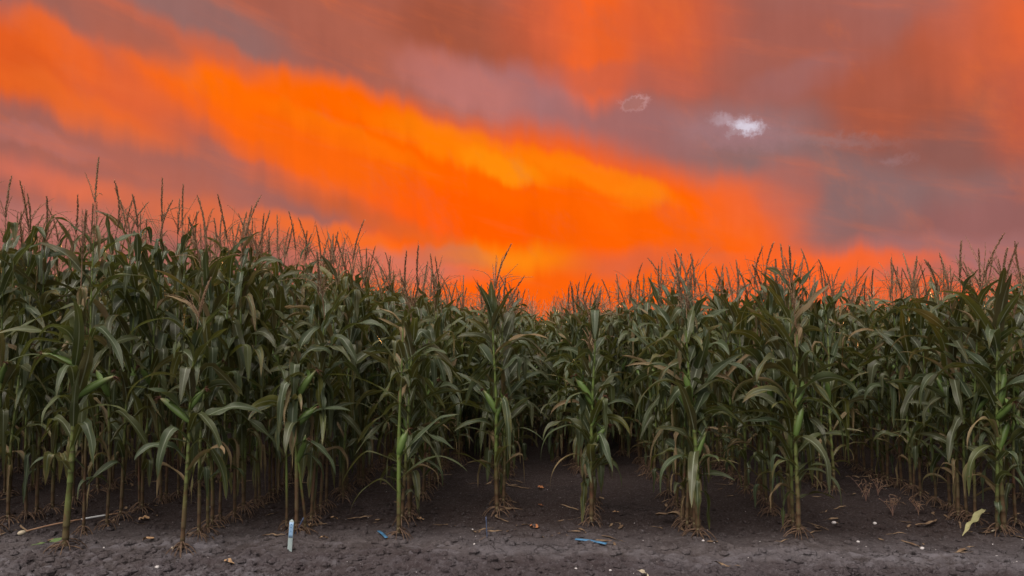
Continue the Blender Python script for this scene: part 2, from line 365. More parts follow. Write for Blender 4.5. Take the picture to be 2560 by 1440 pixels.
def tube(path, rad, k=6, data=None, dry=0.0, flat=1.0):
    path = np.asarray(path, float); n = len(path); rad = np.broadcast_to(np.asarray(rad, float), (n,))
    t = np.gradient(path, axis=0); t /= np.linalg.norm(t, axis=1)[:, None] + 1e-9
    ref = np.where(np.abs(t[:, 2:3]) > .95, np.array([[1., 0, 0]]), np.array([[0, 0, 1.]]))
    if np.abs(t[:, 2]).max() > .9 and np.abs(t[:, 2]).min() <= .95: ref = np.tile(np.array([[.31, .95, .05]]), (n, 1))
    a = np.cross(ref, t); a /= np.linalg.norm(a, axis=1)[:, None] + 1e-9; b = np.cross(t, a)
    th = np.arange(k) * 2 * math.pi / k
    V = path[:, None, :] + rad[:, None, None] * (a[:, None, :] * np.cos(th)[None, :, None] + flat * b[:, None, :] * np.sin(th)[None, :, None])
    if data is None: data = np.zeros((n, 3))
    D = np.repeat(np.asarray(data, float), k, axis=0); Y = np.repeat(np.broadcast_to(dry, (n,)), k)
    return V.reshape(-1, 3), grid_q(n, k, True), D, Y

# ------------------------------------------------------------------ ground
def vnoise(x, y, seed):
    xi, yi = np.floor(x).astype(np.int64), np.floor(y).astype(np.int64); xf, yf = x - xi, y - yi
    def h(a, b):
        v = (a * 374761393 + b * 668265263 + seed * 1442695041) & 0xffffffff
        v = ((v ^ (v >> 13)) * 1274126177) & 0xffffffff
        return ((v ^ (v >> 16)) & 0xffff) / 65535.0
    u, v = xf * xf * (3 - 2 * xf), yf * yf * (3 - 2 * yf)
    return (h(xi, yi) * (1 - u) + h(xi + 1, yi) * u) * (1 - v) + (h(xi, yi + 1) * (1 - u) + h(xi + 1, yi + 1) * u) * v
def fbm(x, y, seed, oct=4, gain=.5):
    s, a, tot = 0, 1, 0
    for o in range(oct):
        s = s + a * vnoise(x * 2 ** o, y * 2 ** o, seed + o); tot += a; a *= gain
    return s / tot - .5
ROWX = [-4.05, -3.29, -2.43, -1.78, -1.04, -.37, .39, 1.13, 1.90, 2.64, 3.40, 4.15]
def gh(x, y):
    x = np.asarray(x, float); y = np.asarray(y, float)
    return gh2(x, y)[0]
def gh2(x, y):
    near = np.clip((12 - y) / 3, 0, 1) * np.clip((y + 3) / 3, 0, 1)
    z = .05 * fbm(x * .7, y * .7, 3, 3)
    ridge = sum(np.exp(-((x - rx) / .11) ** 2) for rx in ROWX)
    z = z + near * .028 * ridge * np.clip((y - 4.95) / .3, 0, 1) * (.6 + 1.2 * fbm(x * 2, y * 3, 61, 2)) + near * .06 * fbm(x * 3.1, y * 4.0, 11, 5, .6)
    clod = np.clip((5.35 - y + .9 * fbm(x * .8, y * .8, 31, 2)) / .5, 0, 1)
    z = z + near * clod * .065 * (np.abs(fbm(x * 9, y * 11, 23, 3)) ** .8 - .12)
    rid = 1 - 2 * np.abs(fbm(x * 6, y * 7, 51, 4, .6)) - .75
    fine = fbm(x * 15, y * 17, 41, 3, .6)
    det = .020 * rid * (.25 + clod) + .018 * fine * (.7 + 1.6 * clod)
    return z + near * det, det
def axis(lo, hi, step, ends):
    a = list(np.arange(lo, hi, step)); s = step; v = hi
    while v < ends[1]: a.append(v); s *= 1.22; v += s
    s = step; v = lo - step; pre = []
    while v > ends[0]: pre.append(v); s *= 1.22; v -= s
    return np.array(pre[::-1] + a)
gx = axis(-4.6, 4.6, .0135, (-900, 900)); gy = axis(4.1, 8.2, .0135, (-200, 1500))
GX, GY = np.meshgrid(gx, gy, indexing='ij'); GZ, GD = gh2(GX, GY); DD = np.zeros((GX.size, 3)); DD[:, 0] = GD.ravel() / .02
V = np.stack([GX, GY, GZ], -1).reshape(-1, 3); Q = grid_q(len(gx), len(gy))[:, ::-1]
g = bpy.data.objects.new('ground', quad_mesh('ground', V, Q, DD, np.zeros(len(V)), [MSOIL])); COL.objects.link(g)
tag(g, kind='structure')
def on_ground(px, py, dz=0.0):
    x, y = ground_at(px, py); z = float(gh(x, y))
    x, y = ground_at(px, py, z); return (x, y, float(gh(x, y)) + dz)

# ------------------------------------------------------------------ corn plant generator
def leaf_geo(rng, base, az, th0, Ln, W, droop, kink=None, twist=0.0, nseg=14, ncol=4, vf=.22, wave=.16, dry=0.0, wander=0.0, pw=1.4):
    s = np.linspace(0, 1, nseg + 1)
    th = th0 + droop * s ** pw
    if kink: th = th + kink[1] / (1 + np.exp(-(s - kink[0]) * 70))
    th = np.minimum(th, R(176))
    a = az + wander * s ** 1.5
    t = np.stack([np.sin(th) * np.cos(a), np.sin(th) * np.sin(a), np.cos(th)], -1)
    mid = (t[1:] + t[:-1]) / 2; p = np.vstack([np.zeros(3), np.cumsum(mid, 0) * Ln / nseg]) + np.asarray(base)
    b = np.stack([-np.sin(a), np.cos(a), 0 * a], -1); n = np.stack([-np.cos(th) * np.cos(a), -np.cos(th) * np.sin(a), np.sin(th)], -1)
    tw = twist * s ** 1.2; c_, s_ = np.cos(tw)[:, None], np.sin(tw)[:, None]
    b, n = b * c_ + n * s_, n * c_ - b * s_
    w_ = W * np.minimum(1, .5 + 2.0 * s) * np.clip(1 - s ** 2.3, 0, 1) ** .75; w_[-1] = W * .015
    v = np.linspace(-1, 1, ncol + 1)
    ph = rng.uniform(0, 6.28, 2); fq = rng.uniform(9, 17)
    amp = wave * W * np.sin(math.pi * np.clip(s * 1.1, 0, 1))
    fold = vf * (1 - .65 * s)
    wv = np.where(v[None, :] < 0, np.sin(fq * s + ph[0])[:, None], np.sin(fq * 1.13 * s + ph[1])[:, None])
    off = np.abs(v)[None, :] * (w_ * fold)[:, None] + (v ** 2)[None, :] * amp[:, None] * wv
    V = p[:, None, :] + b[:, None, :] * (w_ / 2)[:, None, None] * v[None, :, None] + n[:, None, :] * off[:, :, None]
    rn = rng.random()
    D = np.stack(np.broadcast_arrays(s[:, None], (v[None, :] + 1) / 2, np.array([[rn]])), -1).reshape(-1, 3)
    Y = np.repeat(np.clip(dry + (s - .75) * rng.uniform(.2, 1.3) * (s > .75), 0, 1), ncol + 1)
    return V.reshape(-1, 3), grid_q(nseg + 1, ncol + 1), D, Y
def ear_geo(rng, base, az, th, Ln, r, k=10, dry=0.0):
    s = np.linspace(0, 1, 13)
    prof = np.clip(np.interp(s, [0, .08, .3, .6, .85, .96, 1], [.45, .75, 1, .95, .5, .2, .06]), 0, 1) * r
    tt = th + .25 * s; t = np.stack([np.sin(tt) * math.cos(az), np.sin(tt) * math.sin(az), np.cos(tt)], -1)
    p = np.vstack([np.zeros(3), np.cumsum((t[1:] + t[:-1]) / 2, 0) * Ln / 12]) + np.asarray(base)
    V, Q, D, Y = tube(p, prof, k, np.stack([s, 0 * s, np.full(13, rng.random())], -1), dry)
    V = V.reshape(13, k, 3); c = p[:, None, :]; rid = 1 + .07 * np.cos(np.arange(k) * 2 * math.pi / k * 3 + s[:, None] * 2)[:, :, None]
    V = c + (V - c) * rid; D = D.reshape(13, k, 3); D[:, :, 1] = (np.arange(k) / k)[None, :]
    g_ = Geo().add(V, Q, D.reshape(-1, 3), Y)
    for j in range(2):   # free husk tips
        V2, Q2, D2, Y2 = leaf_geo(rng, p[8] + np.array([0, 0, 0]), az + rng.uniform(-.7, .7) + j * 2.6, th + rng.uniform(-.15, .35), Ln * rng.uniform(.35, .6), r * 1.3, R(rng.uniform(0, 40)), None, 0, 5, 2, .5, .1)
        g_.add(V2, Q2, D2, Y2 + dry)
    return g_, p[-1], t[-1]
def silk_geo(rng, tip, dirv):
    g_ = Geo()
    for j in range(9):
        d = np.asarray(dirv) + rng.normal(0, .45, 3); d /= np.linalg.norm(d); ln = rng.uniform(.025, .06)
        u = np.linspace(0, 1, 4)[:, None]; path = np.asarray(tip) - .012 * np.asarray(dirv) + d * u * ln + np.array([0, 0, -.03]) * u ** 2
        g_.add(*tube(path, np.array([.0045, .004, .003, .0015]), 3))
    return g_
def spike(rng, g_, base, d0, Ln, bend, n_sp, size, lod=0):
    """one tassel branch: a thin rachis with alternating spikelets"""
    m = 7 if lod == 0 else 4
    u = np.linspace(0, 1, m); d0 = np.asarray(d0); path = np.asarray(base) + d0 * (u * Ln)[:, None] + np.asarray(bend) * (u ** 2)[:, None] * Ln
    rn = rng.random()
    if lod:      # a ragged tapering ribbon, two crossed faces
        side = np.cross(d0, [0, 1, 0.1]); side /= np.linalg.norm(side) + 1e-9; k = 9; u = np.linspace(0, 1, k)
        path = np.asarray(base) + d0 * (u * Ln)[:, None] + np.asarray(bend) * (u ** 2)[:, None] * Ln
        wd = size * .24 * (1 + .75 * ((np.arange(k) % 2) * 2 - 1)) * (1 - .7 * u); wd[:2] *= .35
        V = np.stack([path - side * wd[:, None], path + side * wd[:, None]], 1).reshape(-1, 3)
        g_.add(V, grid_q(k, 2), np.array([0, .5, rn]), 0); return
    g_.add(*tube(path, np.linspace(.0022, .0009, m), 3, np.tile([0, .6, rn], (m, 1))))
    us = np.linspace(.12, 1, n_sp); c = np.asarray(base) + d0 * (us * Ln)[:, None] + np.asarray(bend) * (us ** 2)[:, None] * Ln
    ax = d0 + np.asarray(bend) * 2 * us[:, None]; ax /= np.linalg.norm(ax, axis=1)[:, None]
    ph = rng.uniform(0, 6.28, n_sp); e1 = np.cross(ax, [.3, .9, .2]); e1 /= np.linalg.norm(e1, axis=1)[:, None]; e2 = np.cross(ax, e1)
    sd = e1 * np.cos(ph)[:, None] + e2 * np.sin(ph)[:, None]; o2 = np.cross(ax, sd)
    ln = size * rng.uniform(.8, 1.2, n_sp) * np.interp(us, [0, .85, 1], [1, .9, .6])
    d = ax * .9 + sd * .42
    A = c; B = c + d * (ln * .5)[:, None] + o2 * (ln * .2)[:, None]; C_ = c + d * ln[:, None]; E = c + d * (ln * .5)[:, None] - o2 * (ln * .2)[:, None] + sd * (ln * .12)[:, None]
    V = np.stack([A, B, C_, E], 1).reshape(-1, 3)
    D = np.tile([0, 0, 0.], (len(V), 1)); D[:, 2] = np.repeat(rng.random(n_sp), 4); D[:, 1] = .3
    g_.add(V, np.arange(len(V)).reshape(-1, 4), D, 0)
def tassel_geo(rng, base, tip_z, lod=0, nb=None, spread=1.0):
    g_ = Geo(); base = np.asarray(base, float); tot = max(tip_z - base[2], .2)
    lean = np.array([rng.normal(0, .13), rng.normal(0, .13), 1]); lean /= np.linalg.norm(lean)
    sl = min(.42, tot * .72); j0 = base + lean * (tot - sl)
    V = tube(np.stack([base, (base + j0) / 2, j0, j0 + lean * .1]), [.0045, .0035, .003, .002], 4 if lod == 0 else 3, np.tile([0, .9, .2], (4, 1)))
    g_.add(*V)
    spike(rng, g_, j0, lean, sl, np.array([rng.normal(0, .16), rng.normal(0, .16), -.03]), 150, .0235, lod)
    nb = nb if nb is not None else rng.integers(3, 9)
    for i in range(nb if lod == 0 else min(nb, 3)):
        a = rng.uniform(0, 6.28); th = R(rng.uniform(6, 34)) * spread; k = rng.uniform(0, .25)
        d = np.array([math.sin(th) * math.cos(a), math.sin(th) * math.sin(a), math.cos(th)])
        dr = rng.uniform(-.15, .55) if rng.random() < .6 else rng.uniform(.7, 1.3)
        bend = np.array([math.cos(a) * dr * .5, math.sin(a) * dr * .5, -dr * .55])
        spike(rng, g_, j0 + lean * sl * k, d, sl * rng.uniform(.5, .9), bend, 34, .0135, lod)
    return g_
def root_geo(rng, r0, n=9, reach=.07):
    g_ = Geo()
    for i in range(n):
        a = i * 6.283 / n + rng.uniform(-.3, .3); rr = reach * rng.uniform(.6, 1.35); z0 = rng.uniform(.02, .075); u = np.linspace(0, 1, 5)
        path = np.stack([(r0 * .6 + rr * u ** .8) * math.cos(a), (r0 * .6 + rr * u ** .8) * math.sin(a), z0 * (1 - u ** 1.6) - .03 * u ** 3], -1)
        g_.add(*tube(path, np.linspace(.0045, .002, 5), 4, None, 0))
    return g_
def stem_curve(rng, lean):
    a = rng.uniform(0, 6.28); k = rng.uniform(.2, 1) * lean
    dx, dy = math.cos(a) * k, math.sin(a) * k; w1, w2 = rng.uniform(0, 6.28, 2)
    def f(z):
        z = np.asarray(z, float)
        return np.stack([dx * z ** 1.4 + .006 * np.sin(z * 5 + w1) - .006 * math.sin(w1), dy * z ** 1.4 + .006 * np.sin(z * 5 + w2) - .006 * math.sin(w2), z], -1)
    return f
def corn(rng, leafH, tipH, lod=0, nl=None, zlow=.30, thick=1.0, ears=1, lean=.05, tassel=True, dryness=.0, special=(), earspec=None, roots=True, upright=.35, lmul=1.0, nb=None, stub=False):
    """returns [(part name, Geo, material, [(sub name, Geo, material)])]"""
    parts = []; Hs = leafH * .87; cv = stem_curve(rng, lean)
    nl = nl or int(rng.integers(15, 20))
    nz = np.concatenate([[.03, .08, .16], np.linspace(zlow, Hs, nl)]); nz = nz[nz <= Hs]
    r0 = .0125 * thick
    if lod == 0:
        zs, rs, nd = [], [], []
        for i, z in enumerate(nz):
            r = r0 * (1 - .72 * (z / Hs) ** 1.3)
            zt = nz[i + 1] if i + 1 < len(nz) else Hs + .02
            zs += [z - .006, z, z + .012, z + .6 * (zt - z)]; rs += [r * 1.02, r * 1.2, r * 1.16, r * 1.06]; nd += [.4, 1, .2, 0]
        zs = np.array(zs); o = np.argsort(zs); zs, rs, nd = zs[o], np.array(rs)[o], np.array(nd)[o]
        zs = np.concatenate([[-.05], zs]); rs = np.concatenate([[r0 * 1.1], rs]); nd = np.concatenate([[0], nd]); kk = 8
    else:
        zs = np.array([0, .4 * Hs, Hs]); rs = r0 * (1 - .72 * (zs / Hs)) * 1.1; nd = zs * 0; kk = 3
    rn = rng.random(); g_ = Geo().add(*tube(cv(zs), rs, kk, np.stack([zs / Hs, nd, np.full(len(zs), rn)], -1), rng.uniform(0, .22) + dryness))
    parts.append(('stalk', g_, MSTALK, []))
    ns, nc = ((16, 4), (6, 2), (4, 2))[lod]
    phi = rng.uniform(0, 6.28); zl = np.linspace(zlow, Hs, nl)
    if lod: zl = zl[::1] if lod == 1 else zl[2::2]
    for i, z in enumerate(zl):
        f = z / Hs; side = math.pi * (i % 2)
        Ln = np.interp(f, [0, .2, .5, .75, 1], [.40, .50, .64, .56, .34]) * rng.uniform(.85, 1.15) * (leafH / 2.1) ** .5 * lmul
        W = np.interp(f, [0, .25, .55, .8, 1], [.042, .058, .080, .082, .060]) * rng.uniform(.8, 1.2)
        th0 = R(np.interp(f, [0, .3, .8, 1], [48, 34, 27, 17]) + rng.normal(0, 6))
        up = rng.random() < (upright if f > .75 else upright * .35)
        droop = R(rng.uniform(15, 60)) if up else R(rng.uniform(70, 150))
        kink = None
        if not up and rng.random() < .66: kink = (rng.uniform(.15, .6), R(rng.uniform(70, 150))); droop *= .35
        dr = dryness
        if i < 3: dr += rng.uniform(.0, .75) * (rng.random() < .6); droop += R(30); Ln *= .85
        if rng.random() < .09: dr += rng.uniform(.3, .7)
        dr += rng.uniform(0, .34) * rng.random()
        vf_ = rng.uniform(.12, .3)
        if dr > .38: W *= .6; vf_ = .55; droop += R(25)
        V = leaf_geo(rng, cv(z), phi + side + rng.normal(0, .55), th0, Ln, W, droop, kink, rng.normal(0, 1.0), ns, nc, vf_, rng.uniform(.12, .34), dr, rng.normal(0, .55))
        parts.append(('leaf', Geo().add(*V), MLEAF, []))
    for (z, a, th0, Ln, W, droop, kink, tw, dr) in special:      # leaves posed after the photograph; a = heading, 0 right, 90 away, 180 left, 270 towards the camera
        V = leaf_geo(rng, cv(z), R(a), R(th0), Ln, W, R(droop), (kink[0], R(kink[1])) if kink else None, R(tw), 20, 4, .2, .09, dr, 0.0)
        parts.append(('leaf', Geo().add(*V), MLEAF, []))
    if lod < 2:
        es = earspec if earspec is not None else [(leafH * rng.uniform(.40, .52), math.degrees(phi) + rng.uniform(-40, 40) + 180 * j, rng.uniform(14, 38), rng.uniform(.18, .24), rng.uniform(.021, .027)) for j in range(ears)]
        for (z, a, th, Ln, r) in es:
            b = cv(z); e, tip, d = ear_geo(rng, b, R(a), R(th), Ln, r, 10 if lod == 0 else 5)
            parts.append(('ear', e, MHUSK, [('silk', silk_geo(rng, tip, d), MSILK)] if lod == 0 else []))
    if tassel:
        parts.append(('tassel', tassel_geo(rng, cv(Hs - .01), tipH, lod, nb), MTAS, []))
    if roots and lod == 0:
        parts.append(('brace_roots', root_geo(rng, r0 * 1.2, int(rng.integers(12, 18)), .085 * thick ** .5), MROOT, []))
    return parts
def put_corn(parts, loc, label, group, rz=0.0):
    t = thing('corn_plant', label, 'corn plant', loc, group)
    if rz: t.rotation_euler = (0, 0, rz)
    for nm, g_, m, subs in parts:
        o = add_obj(nm, g_, m, t, None, True)
        for sn, sg, sm in subs: add_obj(sn, sg, sm, o)
    return t

# rows: lateral offset, distance of the first plant, leaf height, tassel tip, words that find the row in the photo
ROWS = [
 (-7.0, 5.6, 2.46, 2.69, None), (-6.3, 5.6, 2.46, 2.70, None), (-5.6, 5.5, 2.46, 2.70, None), (-4.85, 5.45, 2.46, 2.70, None),
 (-4.05, 5.25, 2.46, 2.69, 'tall row at the left border'),
 (-3.29, 5.11, 2.46, 2.69, 'tall row behind the tan cane'),
 (-2.43, 4.98, 2.30, 2.54, 'tall row behind the cream husk'),
 (-1.78, 5.41, 2.08, 2.36, 'row behind the pale blue stake'),
 (-1.04, 5.38, 1.88, 2.16, 'row beside the small blue chip'),
 (-0.37, 6.00, 1.74, 2.02, 'row behind the lone tall tasselled plant'),
 (0.39, 5.72, 1.60, 1.84, 'low row behind the blue strip'),
 (1.13, 5.38, 1.88, 2.12, 'row behind the curled brown leaf'),
 (1.90, 5.42, 1.93, 2.14, 'row behind the plant with trailing leaves'),
 (2.64, 7.00, 1.98, 2.20, 'set-back row behind the dry weeds'),
 (3.40, 5.50, 1.94, 2.18, 'row behind the pale slumped blade'),
 (4.15, 5.60, 1.92, 2.16, 'row at the right border'),
 (4.9, 5.6, 1.95, 2.2, None), (5.6, 5.6, 1.95, 2.2, None), (6.3, 5.6, 1.95, 2.2, None)]

# ---- lead plants, posed after the photograph (heading: 0 right, 90 away, 180 left, 270 to camera)
def hero(seed, px, py, label, **kw):
    rng = np.random.default_rng(seed); x, y, z = on_ground(px, py, .0)
    put_corn(corn(rng, **kw), (x, y, z), label, 'lead corn plants at the ends of the rows')
    return x, y
hero(101, 163, 1372, 'thick stalked corn plant between cane and left border, long green ear leaning right', leafH=1.9, tipH=2.35, thick=1.6, zlow=.45, earspec=[(1.02, 12, 52, .30, .030), (1.25, 190, 62, .24, .024)],
     special=[(1.38, 195, 75, .50, .075, 30, (.55, 60), 20, 0), (1.2, 250, 50, .5, .065, 70, None, 0, 0), (.95, 260, 30, .42, .06, 120, (.3, 40), 20, 0), (.9, 350, 60, .45, .05, 60, None, 10, 0)])
hero(102, 455, 1383, 'short corn plant above the cream husk with one green ear raised to the left', leafH=1.62, tipH=1.86, thick=1.15, zlow=.45, earspec=[(.86, 178, 46, .27, .027), (.95, 15, 28, .17, .022)], ears=0,
     special=[(.98, 200, 14, .62, .085, 150, (.35, 20), 10, 0), (1.0, 272, 10, .50, .085, 20, (.5, 140), 0, .05), (.78, 340, 20, .55, .07, 60, (.3, 90), 10, 0), (.72, 185, 70, .35, .05, 90, None, 30, 0), (1.35, 200, 25, .55, .08, 90, (.5, 30), 10, 0)])
hero(103, 740, 1337, 'corn clump directly behind the pale blue stake, ears tilted to the right', leafH=1.55, tipH=1.75, thick=1.1, zlow=.75, earspec=[(.98, 12, 26, .25, .026), (.78, 30, 42, .20, .03), (.85, 205, 20, .2, .024)], tassel=False,
     special=[(.72, 275, 20, .48, .075, 120, (.2, 45), 0, 0), (.62, 350, 50, .45, .065, 70, (.2, 50), 20, 0), (.80, 20, 55, .42, .07, 60, None, 40, 0), (1.0, 185, 45, .35, .08, 80, (.4, 60), 20, 0), (.5, 5, 40, .35, .05, 90, (.3, 60), 20, 0)])
hero(104, 716, 1325, 'thin bare corn stalk just left of the clump behind the stake', leafH=1.0, tipH=1.2, thick=.8, zlow=.6, nl=4, ears=0, tassel=False)
hero(105, 763, 1330, 'slanting thin corn stalk right of the clump behind the stake', leafH=1.3, tipH=1.5, thick=.8, zlow=.7, nl=6, ears=1, tassel=False, lean=.16)
hero(106, 996, 1340, 'slim lone corn plant beside the small blue chip, brown tipped ear halfway up', leafH=1.72, tipH=1.9, thick=1.15, zlow=.95, nl=6, earspec=[(.58, 10, 12, .20, .028)], tassel=False, lmul=.8,
     special=[(1.12, 178, 22, .60, .06, 40, None, 10, 0), (.95, 175, 52, .62, .05, 45, None, 30, 0), (.52, 185, 62, .55, .045, 50, (.45, 50), 20, 0), (.55, 8, 42, .55, .07, 10, (.75, 30), 35, 0), (.40, 5, 45, .58, .05, 75, (.6, 20), 20, 0), (.30, 200, 40, .50, .05, 80, (.35, 50), 20, 0), (1.2, 10, 40, .55, .05, 70, None, 0, 0)])
hero(107, 1243, 1287, 'tall lone corn plant in the middle under the sun glow, crowned by a dense tassel', leafH=1.84, tipH=2.20, thick=1.3, zlow=.28, nl=13, nb=14, earspec=[(.82, 170, 24, .22, .027), (.78, 20, 16, .2, .022)], upright=.9,
     special=[(1.52, 178, 16, .46, .08, 15, None, 0, 0), (1.50, 255, 4, .40, .095, 8, None, 0, 0), (1.5, 5, 24, .55, .06, 140, (.45, 25), 0, 0), (.8, 182, 66, .6, .05, 40, (.7, 20), 20, 0), (1.2, 5, 30, .62, .09, 90, (.5, 40), 20, 0), (.62, 185, 62, .5, .05, 60, None, 20, 0), (.6, 350, 55, .5, .045, 60, (.5, 30), 0, .1)])
hero(108, 1478, 1312, 'bushy low corn plant behind the blue strip, pointed green ear leaning left', leafH=1.62, tipH=1.84, thick=1.3, zlow=.28, nl=13, nb=4, earspec=[(.92, 178, 24, .26, .030), (.75, 10, 16, .26, .02), (.6, 15, 34, .22, .02)],
     special=[(.95, 180, 42, .58, .08, 130, (.3, 30), 0, .05), (.62, 186, 35, .62, .07, 130, (.35, 30), 0, 0), (.45, 190, 42, .52, .05, 110, (.3, 40), 10, .6), (.8, 8, 40, .58, .06, 110, (.45, 30), 20, 0), (.42, 340, 30, .42, .06, 120, (.3, 50), 0, 0), (1.42, 265, 15, .5, .08, 40, (.5, 120), 0, 0), (.9, 215, 20, .4, .05, 130, (.3, 30), 0, .2)])
hero(109, 1745, 1342, 'stout red eared corn plant fronting the clump above the curled brown leaf', leafH=1.72, tipH=2.0, thick=1.35, zlow=.28, nl=14, earspec=[(.86, 172, 22, .28, .030), (1.0, 200, 12, .2, .024), (.55, 10, 14, .24, .018)],
     special=[(.98, 185, 38, .66, .085, 110, (.35, 40), 0, 0), (1.0, 5, 48, .68, .085, 90, (.35, 35), 10, 0), (.80, 5, 55, .60, .075, 80, (.35, 30), 0, 0), (.45, 200, 20, .55, .075, 150, (.3, 40), 0, .1), (.52, 355, 45, .48, .065, 120, (.2, 30), 0, 0), (1.25, 190, 30, .6, .08, 60, (.4, 60), 20, 0)])
hero(110, 1718, 1326, 'thin pale corn stalk inside the clump over the curled brown leaf, left side', leafH=1.5, tipH=1.7, thick=.95, zlow=.5, nl=7, ears=0, tassel=False, dryness=.3)
hero(111, 1730, 1318, 'thin pale corn stalk in the middle of the clump over the curled brown leaf', leafH=1.6, tipH=1.9, thick=.95, zlow=.28, nl=7, ears=0)
hero(112, 1708, 1316, 'rearmost thin corn stalk in the clump over the curled brown leaf', leafH=1.7, tipH=2.0, thick=.9, zlow=.28, nl=8, ears=1)
hero(113, 1996, 1335, 'corn plant with long blue green leaves hanging almost to the soil at right of centre', leafH=1.70, tipH=2.02, thick=1.3, zlow=.28, nl=13, earspec=[(.72, 12, 10, .26, .027), (.95, 30, 30, .2, .022)],
     special=[(.90, 5, 52, .78, .07, 125, (.25, 45), 0, .0), (.88, 340, 22, .72, .085, 160, (.2, 60), 0, 0), (.84, 176, 70, .55, .07, 45, None, 35, 0), (.72, 184, 62, .58, .06, 70, None, 35, 0), (.66, 300, 22, .60, .085, 160, (.12, 60), 0, 0), (1.3, 185, 25, .75, .09, 60, (.6, 60), 10, 0), (.42, 320, 30, .50, .06, 150, (.15, 30), 0, .0), (.50, 195, 40, .30, .06, 120, (.3, 30), 0, .35)])
hero(114, 2510, 1333, 'robust corn plant near the right border, swollen bright green ear close to the stalk', leafH=1.88, tipH=2.18, thick=1.5, zlow=.28, nl=14, earspec=[(.95, 20, 8, .28, .032), (.62, 8, 16, .26, .026)], upright=.7,
     special=[(1.35, 190, 24, .75, .10, 40, (.7, 30), 10, 0), (1.4, 265, 12, .58, .10, 30, None, 10, 0), (.85, 196, 22, .50, .07, 30, None, 30, 0), (.55, 200, 28, .62, .07, 150, (.2, 50), 0, .1), (.48, 190, 38, .55, .075, 140, (.3, 40), 0, .45), (.5, 20, 30, .5, .06, 130, (.2, 40), 0, 0)])
hero(115, 2540, 1318, 'slim corn plant leaning outward at the extreme right, brown topped ear', leafH=1.7, tipH=1.95, thick=.9, zlow=.28, nl=7, lean=.08, earspec=[(.70, 15, 10, .22, .026)])
hero(116, 2396, 1292, 'corn plant left of the robust one near the right border, orange dead blade halfway up', leafH=1.9, tipH=2.15, thick=1.0, zlow=.28, nl=14, ears=1,
     special=[(1.08, 200, 10, .30, .05, 10, None, 0, 1.0), (1.05, 195, 44, .55, .08, 120, (.35, 40), 0, .1), (.6, 188, 55, .60, .05, 40, None, 0, .2), (.85, 195, 30, .50, .07, 130, (.3, 40), 0, .1)])
heroes = {-3.29: 1, -2.43: 1, -1.78: 1, -1.04: 1, -.37: 1, .39: 1, 1.13: 1, 1.90: 1, 3.40: 1}

# ---- every other plant of the near field, ranked by distance
rng0 = np.random.default_rng(7)
cand = []
FAR = 62.0
for (lx, d0, hl, ht, words) in [r for r in ROWS] + [(s * k, 5.6, 2.3 if s < 0 else 2.05, 2.72 if s < 0 else 2.3, None) for s in (-1, 1) for k in np.arange(7.05 if s > 0 else 7.75, 46, .75)]:
    y = d0 + (.26 if lx in heroes else 0); k = 1 if lx in heroes else 0
    while y < FAR:
        x = lx + rng0.normal(0, .025)
        hf = 1.0
        yy = y + rng0.normal(0, .02); j = float(np.clip(rng0.normal(0, .05), -.1, .08))
        a, b = hl + j, ht + j + float(np.clip(rng0.normal(0, .07), -.15, .06))
        if y < d0 + .55 and lx in (-2.43, -1.78, -1.04, .39): a -= .22; b -= .25      # shorter border plants
        if y > 13: m = min(1, (y - 13) / 6); a = a * (1 - m) + (2.02 + j) * m if abs(lx) < 3 else a; b = b * (1 - m) + (2.24 + j) * m if abs(lx) < 3 else b
        skip = False
        if abs(lx) < 1.4:
            if d0 + .6 < y < 7.7: skip = rng0.random() < (.7 if abs(lx) < .6 else .45)      # gaps behind the lead plants of the middle rows
            if y > 8.2: x += rng0.normal(0, .17)
            if abs(lx) < .6 and y > 7.7: a, b = 1.80 + j + .012 * (y - 8), 2.02 + j + .02 * (y - 8); a = min(a, 2.0); b = min(b, 2.22)
        # keep what the photo, or a camera a step to the side, can see
        px = 1355 + F * x / yy
        side = 1.6 * F / yy
        if -120 - side < px < 2680 + side and not skip: cand.append((yy, x, a, b, lx, k, words, px))
        y += (rng0.normal(.172, .03) * (.72 if abs(lx) < 1.4 and y > 8.2 else 1)) if y < 20 else rng0.normal(.172, .03) * 2.6; k += 1
cand.sort()
near, rest, n_near = [], [], 0
LIM = 300 - 16
for c in cand:
    if n_near < LIM and -50 < c[7] < 2610: near.append(c); n_near += 1
    else: rest.append(c)
ORD = ['first', 'second', 'third', 'fourth', 'fifth']
for i, (y, x, a, b, lx, k, words, px) in enumerate(near):
    rng = np.random.default_rng(1000 + i)
    if words is None: words = 'tall rows beyond the left border' if lx < 0 else 'rows beyond the right border'
    if k < 5: lab = '%s corn plant in the %s' % (ORD[k], words); grp = 'corn plants near the front of the field'
    else: lab = 'corn plant crowded deep in the %s' % words; grp = 'corn plants deep in the %s' % words
    put_corn(corn(rng, a, b, 0, ears=int(rng.random() < .5), thick=rng.uniform(.8, 1.1), upright=.25 if lx < 0 else .5, zlow=rng.uniform(.30, .48) if lx < -1.5 else rng.uniform(.14, .30)), (x, y, float(gh(x, y))), lab, grp)
print('near', len(near), 'last', near[-1][0], 'rest', len(rest))

